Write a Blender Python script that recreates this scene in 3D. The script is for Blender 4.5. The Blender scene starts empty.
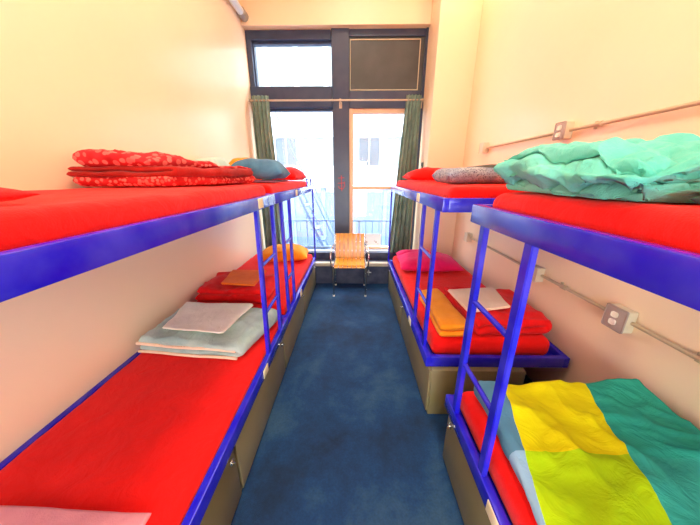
import bpy, bmesh, math, random
from mathutils import Vector, noise

S = bpy.context.scene
COL = S.collection
random.seed(7)
PI = math.pi


# ------------------------------------------------------------------ materials
def srgb(r, g, b):
    def f(c):
        c /= 255.0
        return c / 12.92 if c <= 0.04045 else ((c + 0.055) / 1.055) ** 2.4
    return (f(r), f(g), f(b), 1.0)


def new_mat(name):
    m = bpy.data.materials.new(name)
    m.use_nodes = True
    nt = m.node_tree
    return m, nt, nt.nodes['Principled BSDF']


def link(nt, a, b):
    nt.links.new(a, b)


def coords(nt, scale=(1, 1, 1)):
    tc = nt.nodes.new('ShaderNodeTexCoord')
    mp = nt.nodes.new('ShaderNodeMapping')
    mp.inputs['Scale'].default_value = scale
    link(nt, tc.outputs['Object'], mp.inputs['Vector'])
    return mp.outputs['Vector']


def noise_node(nt, vec, scale, detail=4, rough=0.5, dist=0.0):
    n = nt.nodes.new('ShaderNodeTexNoise')
    n.inputs['Scale'].default_value = scale
    n.inputs['Detail'].default_value = detail
    n.inputs['Roughness'].default_value = rough
    n.inputs['Distortion'].default_value = dist
    link(nt, vec, n.inputs['Vector'])
    return n


def ramp(nt, fac, stops, interp='LINEAR'):
    r = nt.nodes.new('ShaderNodeValToRGB')
    r.color_ramp.interpolation = interp
    e = r.color_ramp.elements
    while len(e) < len(stops):
        e.new(0.5)
    for el, (p, c) in zip(e, stops):
        el.position = p
        el.color = c
    link(nt, fac, r.inputs['Fac'])
    return r.outputs['Color']


def bump(nt, b, height, strength, dist=0.01):
    n = nt.nodes.new('ShaderNodeBump')
    n.inputs['Strength'].default_value = strength
    n.inputs['Distance'].default_value = dist
    link(nt, height, n.inputs['Height'])
    link(nt, n.outputs['Normal'], b.inputs['Normal'])


def mixc(c, k, to=(0, 0, 0)):
    return tuple(c[i] * (1 - k) + to[i] * k for i in range(3)) + (1,)


def plain(name, c, rough=0.5, metal=0.0, var=0.0, vscale=6, bstr=0.0, bscale=60, coat=0.0, spec=None, bdist=0.004):
    m, nt, b = new_mat(name)
    b.inputs['Base Color'].default_value = c
    b.inputs['Roughness'].default_value = rough
    b.inputs['Metallic'].default_value = metal
    if spec is not None:
        b.inputs['Specular IOR Level'].default_value = spec
    if coat:
        b.inputs['Coat Weight'].default_value = coat
        b.inputs['Coat Roughness'].default_value = 0.12
    v = coords(nt)
    if var:
        n = noise_node(nt, v, vscale)
        link(nt, ramp(nt, n.outputs['Fac'], [(0.3, mixc(c, var)), (0.7, mixc(c, var * 0.6, (1, 1, 1)) if var < 0.2 else c)]),
             b.inputs['Base Color'])
    if bstr:
        n2 = noise_node(nt, v, bscale, 3)
        bump(nt, b, n2.outputs['Fac'], bstr, bdist)
    return m


def cloth(name, c, c2=None, var=0.12, sheen=0.25, weave=0.15, wr=0.35):
    """woven cotton: slight tone variation, soft creases and a fine weave bump"""
    m, nt, b = new_mat(name)
    b.inputs['Roughness'].default_value = 0.85
    b.inputs['Specular IOR Level'].default_value = 0.2
    b.inputs['Sheen Weight'].default_value = sheen * 0.4
    v = coords(nt)
    n = noise_node(nt, v, 5, 4, 0.6, 0.6)
    link(nt, ramp(nt, n.outputs['Fac'], [(0.3, mixc(c, var)), (0.7, c2 or c)]), b.inputs['Base Color'])
    cr = noise_node(nt, v, 11, 3, 0.55, 1.2)
    fine = noise_node(nt, v, 260, 1)
    mx = nt.nodes.new('ShaderNodeMath')
    mx.operation = 'MULTIPLY_ADD'
    link(nt, fine.outputs['Fac'], mx.inputs[0])
    mx.inputs[1].default_value = weave
    link(nt, cr.outputs['Fac'], mx.inputs[2])
    bump(nt, b, mx.outputs[0], wr, 0.02)
    return m


M = {}
M['blue'] = plain('blue gloss enamel', srgb(22, 12, 208), 0.2, 0, 0.06, 9, 0.03, 30, coat=0.15, spec=0.4)
M['red'] = cloth('red cotton sheet', srgb(240, 8, 3), srgb(248, 16, 6), 0.06)
M['red2'] = cloth('red cotton cloth', srgb(228, 8, 14), srgb(250, 18, 18), 0.15)
M['orange'] = cloth('orange cotton', srgb(252, 104, 14), srgb(255, 124, 22), 0.1)
M['orange2'] = cloth('golden orange cotton', srgb(252, 150, 20), srgb(255, 165, 40), 0.1)
M['magenta'] = cloth('magenta cotton', srgb(235, 12, 95), srgb(250, 30, 115), 0.12)
M['pinkwhite'] = cloth('pale pink cotton', srgb(232, 150, 160), srgb(240, 165, 172), 0.08)
M['cream'] = cloth('cream cotton', srgb(246, 240, 220), srgb(252, 247, 230), 0.05)
M['blush'] = cloth('blush cream cotton', srgb(250, 214, 180), srgb(252, 226, 200), 0.06)
M['sage'] = cloth('sage grey comforter cotton', srgb(158, 188, 184), srgb(190, 212, 202), 0.16)
M['paleteal'] = cloth('pale grey green cotton', srgb(176, 204, 196), srgb(190, 214, 206), 0.1)
M['teal'] = cloth('dusty teal blue cotton', srgb(58, 106, 142), srgb(84, 132, 166), 0.2)
M['plum'] = cloth('dull purple cotton', srgb(130, 80, 110), srgb(150, 100, 130), 0.25)
M['aqua'] = cloth('turquoise comforter cotton', srgb(92, 204, 188), srgb(128, 220, 206), 0.12, wr=0.5)
M['mint'] = cloth('pale mint cotton', srgb(206, 232, 176), srgb(218, 240, 192), 0.08)
M['slate'] = cloth('dark grey blanket wool', srgb(70, 70, 66), srgb(92, 90, 84), 0.2)
M['curtain'] = cloth('green curtain cloth', srgb(122, 148, 136), srgb(150, 172, 156), 0.2)
M['frame'] = plain('dark slate window paint', srgb(44, 58, 88), 0.35, 0, 0.04, 5, 0.06, 25)
M['panel'] = plain('dark olive grey panel paint', srgb(58, 62, 62), 0.4, 0, 0.08, 2, 0.05, 20)
M['navy'] = plain('navy gloss paint', srgb(5, 16, 60), 0.5, 0, 0.1, 6, 0.05, 30)
M['tape'] = plain('cream edge bead', srgb(206, 196, 166), 0.6)
M['ledge'] = plain('tan ledge paint', srgb(190, 170, 140), 0.5, 0, 0.1, 8)
M['sillm'] = plain('pale sill paint', srgb(205, 214, 222), 0.4, 0, 0.06, 8)
M['oakframe'] = plain('pale peach wood frame', srgb(232, 188, 150), 0.5, 0, 0.08, 8)
M['cabinet'] = plain('olive tan cabinet laminate', srgb(122, 110, 66), 0.42, 0, 0.08, 3, 0.04, 40)
M['dark'] = plain('black recess', srgb(16, 15, 14), 0.8)
M['deck'] = plain('plywood deck', srgb(150, 118, 80), 0.7, 0, 0.15, 5)
M['chrome'] = plain('chromed tube', srgb(205, 200, 190), 0.22, 1.0)
M['steel'] = plain('grey steel', srgb(170, 172, 170), 0.35, 0.8)
M['emt'] = plain('painted tan conduit', srgb(196, 176, 144), 0.4, 0.2)
M['box'] = plain('beige outlet box', srgb(222, 210, 180), 0.5, 0, 0.08, 20)
M['plate'] = plain('brown grey cover plate', srgb(176, 156, 146), 0.5)
M['ivory'] = plain('ivory outlet plastic', srgb(248, 238, 222), 0.35)
M['tag'] = plain('cream paper tag', srgb(238, 224, 186), 0.6)
M['rod'] = plain('tan curtain rod metal', srgb(190, 170, 146), 0.35, 0.4)
M['greyswitch'] = plain('grey green switch plate', srgb(84, 100, 88), 0.5)
M['redmark'] = plain('red marker paint', srgb(196, 56, 60), 0.6)
M['pipe'] = plain('grey pipe', srgb(214, 232, 240), 0.35, 0.0)
M['white'] = plain('white facade render', srgb(158, 160, 164), 0.8, 0, 0.04, 0.4)
M['facadegrey'] = plain('grey white stone', srgb(84, 104, 132), 0.8, 0, 0.08, 0.8)
M['winout'] = plain('window glazing seen from outside', srgb(96, 104, 96), 0.3, 0, 0.3, 0.8)
M['wingrey'] = plain('grey glazing', srgb(60, 66, 74), 0.3, 0, 0.3, 0.7)
M['shop'] = plain('pale blue shop glazing', srgb(74, 88, 108), 0.25, 0, 0.25, 0.5)
M['street'] = plain('blue grey asphalt', srgb(66, 84, 116), 0.9, 0, 0.15, 0.6)
M['escape'] = plain('pale blue painted iron', srgb(92, 112, 146), 0.45)
M['railout'] = plain('light blue railing paint', srgb(104, 126, 156), 0.5)
M['paper'] = None


def wall_mat(name, c, rough):
    m, nt, b = new_mat(name)
    b.inputs['Roughness'].default_value = rough
    v = coords(nt)
    n = noise_node(nt, v, 1.6, 5, 0.6)
    link(nt, ramp(nt, n.outputs['Fac'], [(0.3, mixc(c, 0.035)), (0.7, c)]), b.inputs['Base Color'])
    n2 = noise_node(nt, v, 14, 4)
    bump(nt, b, n2.outputs['Fac'], 0.06, 0.01)
    return m


M['wall'] = wall_mat('cream gloss wall paint', srgb(252, 226, 190), 0.3)
M['wallmatte'] = wall_mat('cream matte wall paint', srgb(252, 226, 190), 0.6)


def carpet():
    m, nt, b = new_mat('worn blue carpet')
    b.inputs['Roughness'].default_value = 0.75
    b.inputs['Specular IOR Level'].default_value = 0.35
    v = coords(nt)
    n = noise_node(nt, v, 1.7, 8, 0.68, 0.15)
    col = ramp(nt, n.outputs['Fac'], [(0.36, srgb(4, 34, 64)), (0.52, srgb(6, 54, 96)), (0.68, srgb(44, 80, 104))])
    n3 = noise_node(nt, v, 90, 2)
    mx = nt.nodes.new('ShaderNodeMixRGB')
    mx.blend_type = 'OVERLAY'
    mx.inputs['Fac'].default_value = 0.35
    link(nt, col, mx.inputs['Color1'])
    link(nt, n3.outputs['Fac'], mx.inputs['Color2'])
    link(nt, mx.outputs['Color'], b.inputs['Base Color'])
    n2 = noise_node(nt, v, 300, 2)
    bump(nt, b, n2.outputs['Fac'], 0.4, 0.004)
    return m


M['carpet'] = carpet()


def dotted(name, base, dot, dark, scale, dotsize=0.36):
    m, nt, b = new_mat(name)
    b.inputs['Roughness'].default_value = 0.85
    b.inputs['Specular IOR Level'].default_value = 0.2
    v = coords(nt)
    vo = nt.nodes.new('ShaderNodeTexVoronoi')
    vo.inputs['Scale'].default_value = scale
    vo.inputs['Randomness'].default_value = 0.75
    link(nt, v, vo.inputs['Vector'])
    n = noise_node(nt, v, 7, 2)
    basec = ramp(nt, n.outputs['Fac'], [(0.35, dark), (0.62, base)])
    dcol = ramp(nt, vo.outputs['Color'], [(0.2, dot), (0.8, mixc(dot, 0.35, base))])
    fac = ramp(nt, vo.outputs['Distance'], [(dotsize, (1, 1, 1, 1)), (dotsize + 0.06, (0, 0, 0, 1))])
    mx = nt.nodes.new('ShaderNodeMixRGB')
    link(nt, fac, mx.inputs['Fac'])
    link(nt, basec, mx.inputs['Color1'])
    link(nt, dcol, mx.inputs['Color2'])
    link(nt, mx.outputs['Color'], b.inputs['Base Color'])
    cr = noise_node(nt, v, 12, 3, 0.5, 1)
    bump(nt, b, cr.outputs['Fac'], 0.3, 0.02)
    return m


M['dots'] = dotted('red comforter print with pink dots', srgb(196, 50, 58), srgb(234, 124, 116), srgb(172, 24, 30), 27, 0.38)
M['dotsmall'] = dotted('red comforter print with small dots', srgb(206, 52, 58), srgb(240, 128, 116), srgb(184, 26, 32), 44, 0.42)
M['maroon'] = cloth('dark red lining', srgb(150, 22, 20), srgb(172, 34, 26), 0.2)
M['speckle'] = dotted('grey speckled knit', srgb(176, 180, 186), srgb(84, 84, 108), srgb(122, 136, 166), 95, 0.38)
M['patterndark'] = dotted('dark patterned cloth', srgb(52, 74, 70), srgb(150, 130, 90), srgb(30, 34, 50), 40, 0.3)


def duvet_mat(ox, oy):
    """colour block print; object coords are world minus the duvet origin"""
    m, nt, b = new_mat('colour block duvet print')
    b.inputs['Roughness'].default_value = 0.85
    b.inputs['Specular IOR Level'].default_value = 0.2
    v = coords(nt)
    wob = noise_node(nt, v, 3, 2)
    sep = nt.nodes.new('ShaderNodeSeparateXYZ')
    link(nt, v, sep.inputs[0])

    def math_(op, a, c):
        n = nt.nodes.new('ShaderNodeMath')
        n.operation = op
        for i, q in enumerate((a, c)):
            if isinstance(q, (int, float)):
                n.inputs[i].default_value = q
            else:
                link(nt, q, n.inputs[i])
        return n.outputs[0]
    y = math_('ADD', sep.outputs['Y'], oy)
    x = math_('ADD', sep.outputs['X'], ox)
    w0 = math_('MULTIPLY', math_('SUBTRACT', wob.outputs['Fac'], 0.5), 0.05)
    back = math_('SUBTRACT', 1.05, y)
    s1 = math_('ADD', math_('ADD', x, math_('MULTIPLY', back, 0.25)), w0)
    s2 = math_('ADD', math_('ADD', x, math_('MULTIPLY', back, 0.35)), w0)
    low = math_('LESS_THAN', math_('ADD', y, math_('MULTIPLY', math_('SUBTRACT', x, 0.8), 0.05)), 0.70)

    def two(c1, c2):
        n = nt.nodes.new('ShaderNodeMixRGB')
        link(nt, low, n.inputs['Fac'])
        n.inputs['Color1'].default_value = c1
        n.inputs['Color2'].default_value = c2
        return n.outputs['Color']

    def pick(f, c1, c2):
        n = nt.nodes.new('ShaderNodeMixRGB')
        link(nt, f, n.inputs['Fac'])
        link(nt, c1, n.inputs['Color1'])
        link(nt, c2, n.inputs['Color2'])
        return n.outputs['Color']
    left = two(srgb(92, 146, 172), srgb(150, 192, 218))
    mid = two(srgb(244, 238, 4), srgb(186, 230, 8))
    right = two(srgb(48, 178, 150), srgb(60, 186, 160))
    c = pick(math_('GREATER_THAN', s1, 0.705), left, mid)
    c = pick(math_('GREATER_THAN', s2, 1.105), c, right)
    link(nt, c, b.inputs['Base Color'])
    cr = noise_node(nt, v, 9, 4, 0.55, 1.4)
    bump(nt, b, cr.outputs['Fac'], 0.5, 0.02)
    return m


def wood_slat():
    m, nt, b = new_mat('honey varnished wood')
    b.inputs['Roughness'].default_value = 0.3
    v = coords(nt, (28, 28, 1.6))
    n = noise_node(nt, v, 1.5, 4, 0.6, 0.4)
    link(nt, ramp(nt, n.outputs['Fac'], [(0.3, srgb(214, 122, 14)), (0.7, srgb(246, 180, 50))]), b.inputs['Base Color'])
    return m


M['slat'] = wood_slat()


def glass():
    m = bpy.data.materials.new('window glass')
    m.use_nodes = True
    nt = m.node_tree
    nt.nodes.clear()
    out = nt.nodes.new('ShaderNodeOutputMaterial')
    t = nt.nodes.new('ShaderNodeBsdfTransparent')
    t.inputs['Color'].default_value = (0.97, 0.985, 1, 1)
    g = nt.nodes.new('ShaderNodeBsdfGlossy')
    g.inputs['Roughness'].default_value = 0.03
    mx = nt.nodes.new('ShaderNodeMixShader')
    mx.inputs['Fac'].default_value = 0.06
    link(nt, t.outputs[0], mx.inputs[1])
    link(nt, g.outputs[0], mx.inputs[2])
    link(nt, mx.outputs[0], out.inputs['Surface'])
    return m


M['glass'] = glass()


def poster_mat():
    m, nt, b = new_mat('white sticker with faded marks')
    v = coords(nt)
    vo = nt.nodes.new('ShaderNodeTexVoronoi')
    vo.inputs['Scale'].default_value = 14
    link(nt, v, vo.inputs['Vector'])
    link(nt, ramp(nt, vo.outputs['Distance'], [(0.16, srgb(150, 120, 110)), (0.26, srgb(240, 244, 248))]), b.inputs['Base Color'])
    return m


M['paper'] = poster_mat()


# ------------------------------------------------------------------ mesh helpers
class MB:
    def __init__(self):
        self.v, self.f = [], []

    def add(self, vs, fs):
        o = len(self.v)
        self.v += [Vector(p) for p in vs]
        self.f += [tuple(i + o for i in q) for q in fs]
        return self

    def box(self, x0, x1, y0, y1, z0, z1, bev=0.0, seg=2):
        bm = bmesh.new()
        bmesh.ops.create_cube(bm, size=1)
        for q in bm.verts:
            q.co = ((x0 + x1) / 2 + q.co.x * abs(x1 - x0), (y0 + y1) / 2 + q.co.y * abs(y1 - y0), (z0 + z1) / 2 + q.co.z * abs(z1 - z0))
        if bev:
            bmesh.ops.bevel(bm, geom=bm.edges[:], offset=bev, segments=seg, affect='EDGES', profile=0.5)
        return self._bm(bm)

    def _bm(self, bm):
        bm.verts.index_update()
        self.add([q.co.copy() for q in bm.verts], [tuple(w.index for w in q.verts) for q in bm.faces])
        bm.free()
        return self

    def tube(self, pts, r, n=10, cap=True, flat=None):
        pts = [Vector(p) for p in pts]
        k = len(pts)
        up = None
        rings = []
        for i, p in enumerate(pts):
            d = (pts[min(i + 1, k - 1)] - pts[max(i - 1, 0)]).normalized()
            if up is None:
                up = Vector((0, 0, 1)) if abs(d.z) < 0.9 else Vector((1, 0, 0))
            a = d.cross(up)
            if a.length < 1e-5:
                a = d.cross(Vector((0, 1, 0)))
            a.normalize()
            b = a.cross(d).normalized()
            up = b
            rr = r[i] if isinstance(r, (list, tuple)) else r
            rings.append([p + (a * math.cos(2 * PI * j / n) + b * math.sin(2 * PI * j / n)) * rr for j in range(n)])
        vs = [q for R in rings for q in R]
        fs = []
        for i in range(k - 1):
            for j in range(n):
                j2 = (j + 1) % n
                fs.append((i * n + j, i * n + j2, (i + 1) * n + j2, (i + 1) * n + j))
        if cap:
            fs.append(tuple(range(n - 1, -1, -1)))
            fs.append(tuple((k - 1) * n + j for j in range(n)))
        return self.add(vs, fs)

    def build(self, name, mat, parent=None, origin=None, smooth=True, angle=40):
        vs = self.v
        if origin is None:
            if parent is not None:
                origin = parent.location.copy()
            else:
                xs = [q.x for q in vs]; ys = [q.y for q in vs]; zs = [q.z for q in vs]
                origin = Vector(((min(xs) + max(xs)) / 2, (min(ys) + max(ys)) / 2, min(zs)))
        origin = Vector(origin)
        me = bpy.data.meshes.new(name)
        me.from_pydata([tuple(q - origin) for q in vs], [], self.f)
        bm = bmesh.new()
        bm.from_mesh(me)
        bmesh.ops.recalc_face_normals(bm, faces=bm.faces[:])
        bm.to_mesh(me)
        bm.free()
        me.validate()
        if smooth:
            for p in me.polygons:
                p.use_smooth = True
            try:
                me.set_sharp_from_angle(angle=math.radians(angle))
            except Exception:
                pass
        o = bpy.data.objects.new(name, me)
        me.materials.append(M[mat] if isinstance(mat, str) else mat)
        COL.objects.link(o)
        if parent is not None:
            o.parent = parent
            top = parent
            base = Vector((0, 0, 0))
            while top is not None:
                base += top.location
                top = top.parent
            o.location = origin - base
        else:
            o.location = origin
        return o


def world_loc(o):
    p = Vector((0, 0, 0))
    while o is not None:
        p += o.location
        o = o.parent
    return p


def sub(mb, name, mat, parent):
    """a sub-part: keeps world coordinates under a nested parent"""
    return mb.build(name, mat, parent, origin=world_loc(parent))


def thing(name, loc, label, cat, group=None):
    o = bpy.data.objects.new(name, None)
    o.empty_display_size = 0.1
    COL.objects.link(o)
    o.location = loc
    return tag(o, label, cat, group)


def tag(o, label, cat, group=None, kind=None):
    o['label'] = label
    o['category'] = cat
    if group:
        o['group'] = group
    if kind:
        o['kind'] = kind
    return o


def struct(o, label=None):
    o['kind'] = 'structure'
    if label:
        o['label'] = label
    return o


def nz(p, f, s):
    return noise.noise(Vector((p[0] * f + s * 7.13, p[1] * f - s * 3.7, p[2] * f + s * 1.9)))


def nz3(p, f, s):
    return Vector((nz(p, f, s), nz(p, f, s + 11), nz(p, f, s + 23)))


def ridge(p, f, s):
    return 1 - abs(nz(p, f, s)) * 2


# soft slab / mattress: rounded box, finely gridded, gently uneven
def slab(x0, x1, y0, y1, z0, z1, r=0.035, seed=1, amp=0.006, nx=26, ny=50, nzz=6, wr=0.004):
    mb = MB()
    cx, cy, cz = (x0 + x1) / 2, (y0 + y1) / 2, (z0 + z1) / 2
    hx, hy, hz = (x1 - x0) / 2, (y1 - y0) / 2, (z1 - z0) / 2

    def rnd(p):
        q = Vector((max(-hx + r, min(hx - r, p.x)), max(-hy + r, min(hy - r, p.y)), max(-hz + r, min(hz - r, p.z))))
        d = p - q
        if d.length > 1e-9:
            q = q + d.normalized() * r
        w = q + Vector((cx, cy, cz))
        k = max(0.0, min(1.0, (w.z - z0) / (z1 - z0)))
        w.z += amp * k * nz(w, 3.5, seed) + wr * k * (ridge((w.x * 0.5, w.y, 0), 7, seed + 3) - 0.5)
        w.x += amp * 0.5 * k * nz(w, 5, seed + 5)
        return w
    def side(fn, a, b):
        vs = [rnd(fn(i / a, j / b)) for i in range(a + 1) for j in range(b + 1)]
        fs = [(i * (b + 1) + j, (i + 1) * (b + 1) + j, (i + 1) * (b + 1) + j + 1, i * (b + 1) + j + 1) for i in range(a) for j in range(b)]
        mb.add(vs, fs)
    def L(t, h):
        # denser near the ends
        return (-math.cos(PI * t) * 0.5 + (2 * t - 1) * 0.5) * h
    side(lambda u, v: Vector((L(u, hx), L(v, hy), hz)), nx, ny)
    side(lambda u, v: Vector((L(u, hx), L(v, hy), -hz)), nx, ny)
    side(lambda u, v: Vector((L(u, hx), -hy, L(v, hz))), nx, nzz)
    side(lambda u, v: Vector((L(u, hx), hy, L(v, hz))), nx, nzz)
    side(lambda u, v: Vector((-hx, L(u, hy), L(v, hz))), ny, nzz)
    side(lambda u, v: Vector((hx, L(u, hy), L(v, hz))), ny, nzz)
    bm = bmesh.new()
    vs = [bm.verts.new(p) for p in mb.v]
    for f in mb.f:
        bm.faces.new([vs[i] for i in f])
    bmesh.ops.remove_doubles(bm, verts=bm.verts[:], dist=0.0004)
    out = MB()
    out._bm(bm)
    return out


# folded cloth: a serpentine stack of layers swept along v
def folded(quad, z0, nl, t, seed=1, amp=0.012, freq=5, amp2=0.004, freq2=16, jit=0.02, nv=34, nu=30, fill=0.98,
           billow=0.0, billow_s=(5, 3, 6), crumple=0.0, crumple_f=5.0, ridge_amp=0.0, ridge_f=4.0, hfun=None, swell=0.0):
    rng = random.Random(seed)
    A, B, Cc, D = [Vector((q[0], q[1], 0)) for q in quad]
    Lu = ((B - A).length + (Cc - D).length) / 2
    Lv = ((D - A).length + (Cc - B).length) / 2
    je = [rng.uniform(-jit, jit) for _ in range(nl + 1)]
    jv0 = [rng.uniform(-jit, jit) for _ in range(nl)]
    jv1 = [rng.uniform(-jit, jit) for _ in range(nl)]
    cl = []   # (u metres, z, layer float)
    for i in range(nl):
        z = (i + 0.5) * t
        a0, a1 = (0.0, Lu) if i % 2 == 0 else (Lu, 0.0)
        s = t / 2
        a0 += (s if i % 2 == 0 else -s)
        a1 += (-s if i % 2 == 0 else s)
        dr = 1 if a1 > a0 else -1
        hh = t / 2
        tk = []
        if i == 0:
            tk += [(a0 + dr * hh * (1 - math.cos(PI / 2 * q / 6)), max(0.04, math.sin(PI / 2 * q / 6))) for q in range(6)]
        b0 = a0 + dr * hh if i == 0 else a0
        b1 = a1 - dr * hh if i == nl - 1 else a1
        tk += [(b0 + (b1 - b0) * k / nu, 1.0) for k in range(nu + 1)]
        if i == nl - 1:
            tk += [(a1 - dr * hh * (1 - math.cos(PI / 2 * q / 6)), max(0.04, math.sin(PI / 2 * q / 6))) for q in range(5, -1, -1)]
        for (uq, eq) in tk:
            cl.append((uq, z, float(i), eq))
        if i < nl - 1:
            sgn = 1 if i % 2 == 0 else -1
            e = je[i]
            for k in range(1, 8):
                th = -PI / 2 + PI * k / 8
                cl.append((a1 + sgn * math.cos(th) * (t / 2 + abs(e)), z + t / 2 + math.sin(th) * t / 2, i + k / 8, 1.0))
    n = len(cl)
    nrm = []
    for i in range(n):
        a = cl[max(i - 1, 0)]; b = cl[min(i + 1, n - 1)]
        d = Vector((b[0] - a[0], b[1] - a[1]))
        d.normalize()
        nrm.append(Vector((-d.y, d.x)))
    er = min(0.5, (t * 0.6) / Lv)
    vv = [(er * (1 - math.cos(PI / 2 * k / 6)), max(0.03, math.sin(PI / 2 * k / 6))) for k in range(6)]
    vv += [(er + (1 - 2 * er) * k / nv, 1.0) for k in range(nv + 1)]
    vv += [(1 - er * (1 - math.cos(PI / 2 * k / 6)), max(0.03, math.sin(PI / 2 * k / 6))) for k in range(5, -1, -1)]
    H = nl * t
    m = 2 * n
    verts = []
    for (v, s) in vv:
        ring = []
        for side in (1, -1):
            seq = range(n) if side == 1 else range(n - 1, -1, -1)
            for i in seq:
                u, z, lay, ef = cl[i]
                h = t / 2 * fill * s * ef
                uu = u + nrm[i].x * h * side
                z_ = z + nrm[i].y * h * side
                l0 = min(int(lay), nl - 1); l1 = min(l0 + 1, nl - 1); fr = lay - l0
                o0 = jv0[l0] * (1 - fr) + jv0[l1] * fr
                o1 = jv1[l0] * (1 - fr) + jv1[l1] * fr
                vm = v + (o0 * (1 - v) + o1 * v) / Lv
                un = uu / Lu
                p = A * (1 - un) * (1 - vm) + B * un * (1 - vm) + Cc * un * vm + D * (1 - un) * vm
                kz = max(0.0, min(1.0, z_ / (t * 0.8)))
                P0 = Vector((p.x, p.y, z_ * 1.5))
                hs = hfun(un, v) if hfun else 1.0
                zz = z_ * hs * (1 + swell * (nz(P0, 2.2, seed + 50)))
                d = nz3(P0, freq, seed) * amp + nz3(P0, freq2, seed + 31) * amp2
                if ridge_amp:
                    wp = P0 + nz3(P0, 3, seed + 71) * 0.15
                    d.z += ridge_amp * max(0, ridge(wp, ridge_f, seed + 5)) ** 2 * (0.3 + kz)
                    dd = ridge_amp * 0.8 * nz(wp, ridge_f * 1.7, seed + 8)
                    d.x += dd; d.y += dd * 0.5
                if crumple:
                    wp = P0 + nz3(P0, 4, seed + 91) * 0.09
                    c1 = max(0, 1 - abs(nz(wp, crumple_f, seed + 61)) * 2.4) ** 2
                    c2 = max(0, 1 - abs(nz(wp, crumple_f * 2.1, seed + 67)) * 2.4) ** 2
                    c3 = nz(wp, crumple_f * 0.5, seed + 69)
                    cc = crumple * (c1 + 0.45 * c2 + 0.9 * c3 - 0.35)
                    d.z += cc
                    d.x += cc * 0.5 * nrm[i].x * side
                    d.y += crumple * 0.4 * nz(wp, crumple_f, seed + 77)
                if billow:
                    # puffs parted by sharp creases that run along the cloth
                    wp = P0 + nz3(P0, 3.2, seed + 101) * 0.10
                    q1 = Vector((wp.x * billow_s[0], wp.y * billow_s[1], wp.z * billow_s[2]))
                    b1 = min(1, abs(nz(q1, 1.0, seed + 102)) * 2.6) ** 0.7
                    b2 = min(1, abs(nz(q1 + nz3(P0, 6, seed) * 0.5, 2.1, seed + 107)) * 2.6) ** 0.8
                    bb = billow * (b1 + 0.38 * b2 - 0.8)
                    d.z += bb * (0.25 + 0.75 * abs(nrm[i].y))
                    d.x += bb * nrm[i].x * side * 1.2
                    if v < 0.12: d.y -= bb * 1.0 * (1 - v / 0.12)
                    if v > 0.88: d.y += bb * 1.0 * (v - 0.88) / 0.12
                zz += d.z * kz
                zz = max(zz, 0.0)
                ring.append(Vector((p.x + d.x * (0.4 + 0.6 * kz), p.y + d.y * (0.4 + 0.6 * kz), z0 + zz)))
        verts.append(ring)
    mb = MB()
    vs = [q for R in verts for q in R]
    fs = []
    for i in range(len(verts) - 1):
        for j in range(m):
            j2 = (j + 1) % m
            fs.append((i * m + j, i * m + j2, (i + 1) * m + j2, (i + 1) * m + j))
    # end strips: zip front offset against back offset
    for R in (0, len(verts) - 1):
        for j in range(n - 1):
            fs.append((R * m + j, R * m + j + 1, R * m + m - 2 - j, R * m + m - 1 - j))
    mb.add(vs, fs)
    return mb


def pillow(c, a, b, h, rot=0, seed=1, tilt=(0, 0), amp=0.014, flat=0.25, n=26):
    """cushion of half sizes a, b and total height h resting with its lowest point at c.z"""
    mb = MB()
    pts = {}
    vs = []

    def g(t):
        return math.sin(t * PI / 2)
    for side in (1, -1):
        for i in range(n + 1):
            for j in range(n + 1):
                if side == -1 and (i in (0, n) or j in (0, n)):
                    continue
                x, y = g(2 * i / n - 1), g(2 * j / n - 1)
                e = max(0, (1 - abs(x) ** 2.6)) ** 0.5 * max(0, (1 - abs(y) ** 2.6)) ** 0.5
                pin = 1 - 0.07 * (1 - (abs(x) * abs(y)) ** 1.5) * (abs(x) ** 4 + abs(y) ** 4) / 2
                px, py = a * x * pin, b * y * pin
                top = h * (1 - flat) * e
                bot = -h * flat * min(1, e * 1.8)
                z = top if side == 1 else bot
                q = Vector((px, py, z))
                w = 0.35 + 0.65 * e
                q += nz3(q, 7, seed) * amp * w + Vector((0, 0, 1)) * (nz(q, 16, seed + 9) * amp * 0.4 * w)
                if side == 1:
                    q.z += 0.4 * amp * ridge((q.x, q.y * 0.4, 0), 9, seed + 4) * e
                pts[(side, i, j)] = len(vs)
                vs.append(q)

    def idx(s, i, j):
        if s == -1 and (i in (0, n) or j in (0, n)):
            s = 1
        return pts[(s, i, j)]
    fs = []
    for s in (1, -1):
        for i in range(n):
            for j in range(n):
                q = (idx(s, i, j), idx(s, i + 1, j), idx(s, i + 1, j + 1), idx(s, i, j + 1))
                fs.append(q if s == 1 else q[::-1])
    cr, sr = math.cos(rot), math.sin(rot)
    out = []
    for q in vs:
        z = q.z + q.x * tilt[0] + q.y * tilt[1]
        out.append(Vector((q.x * cr - q.y * sr, q.x * sr + q.y * cr, z)))
    mz = min(q.z for q in out)
    out = [Vector((q.x + c[0], q.y + c[1], q.z - mz + c[2])) for q in out]
    mb.add(out, fs)
    return mb


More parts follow.
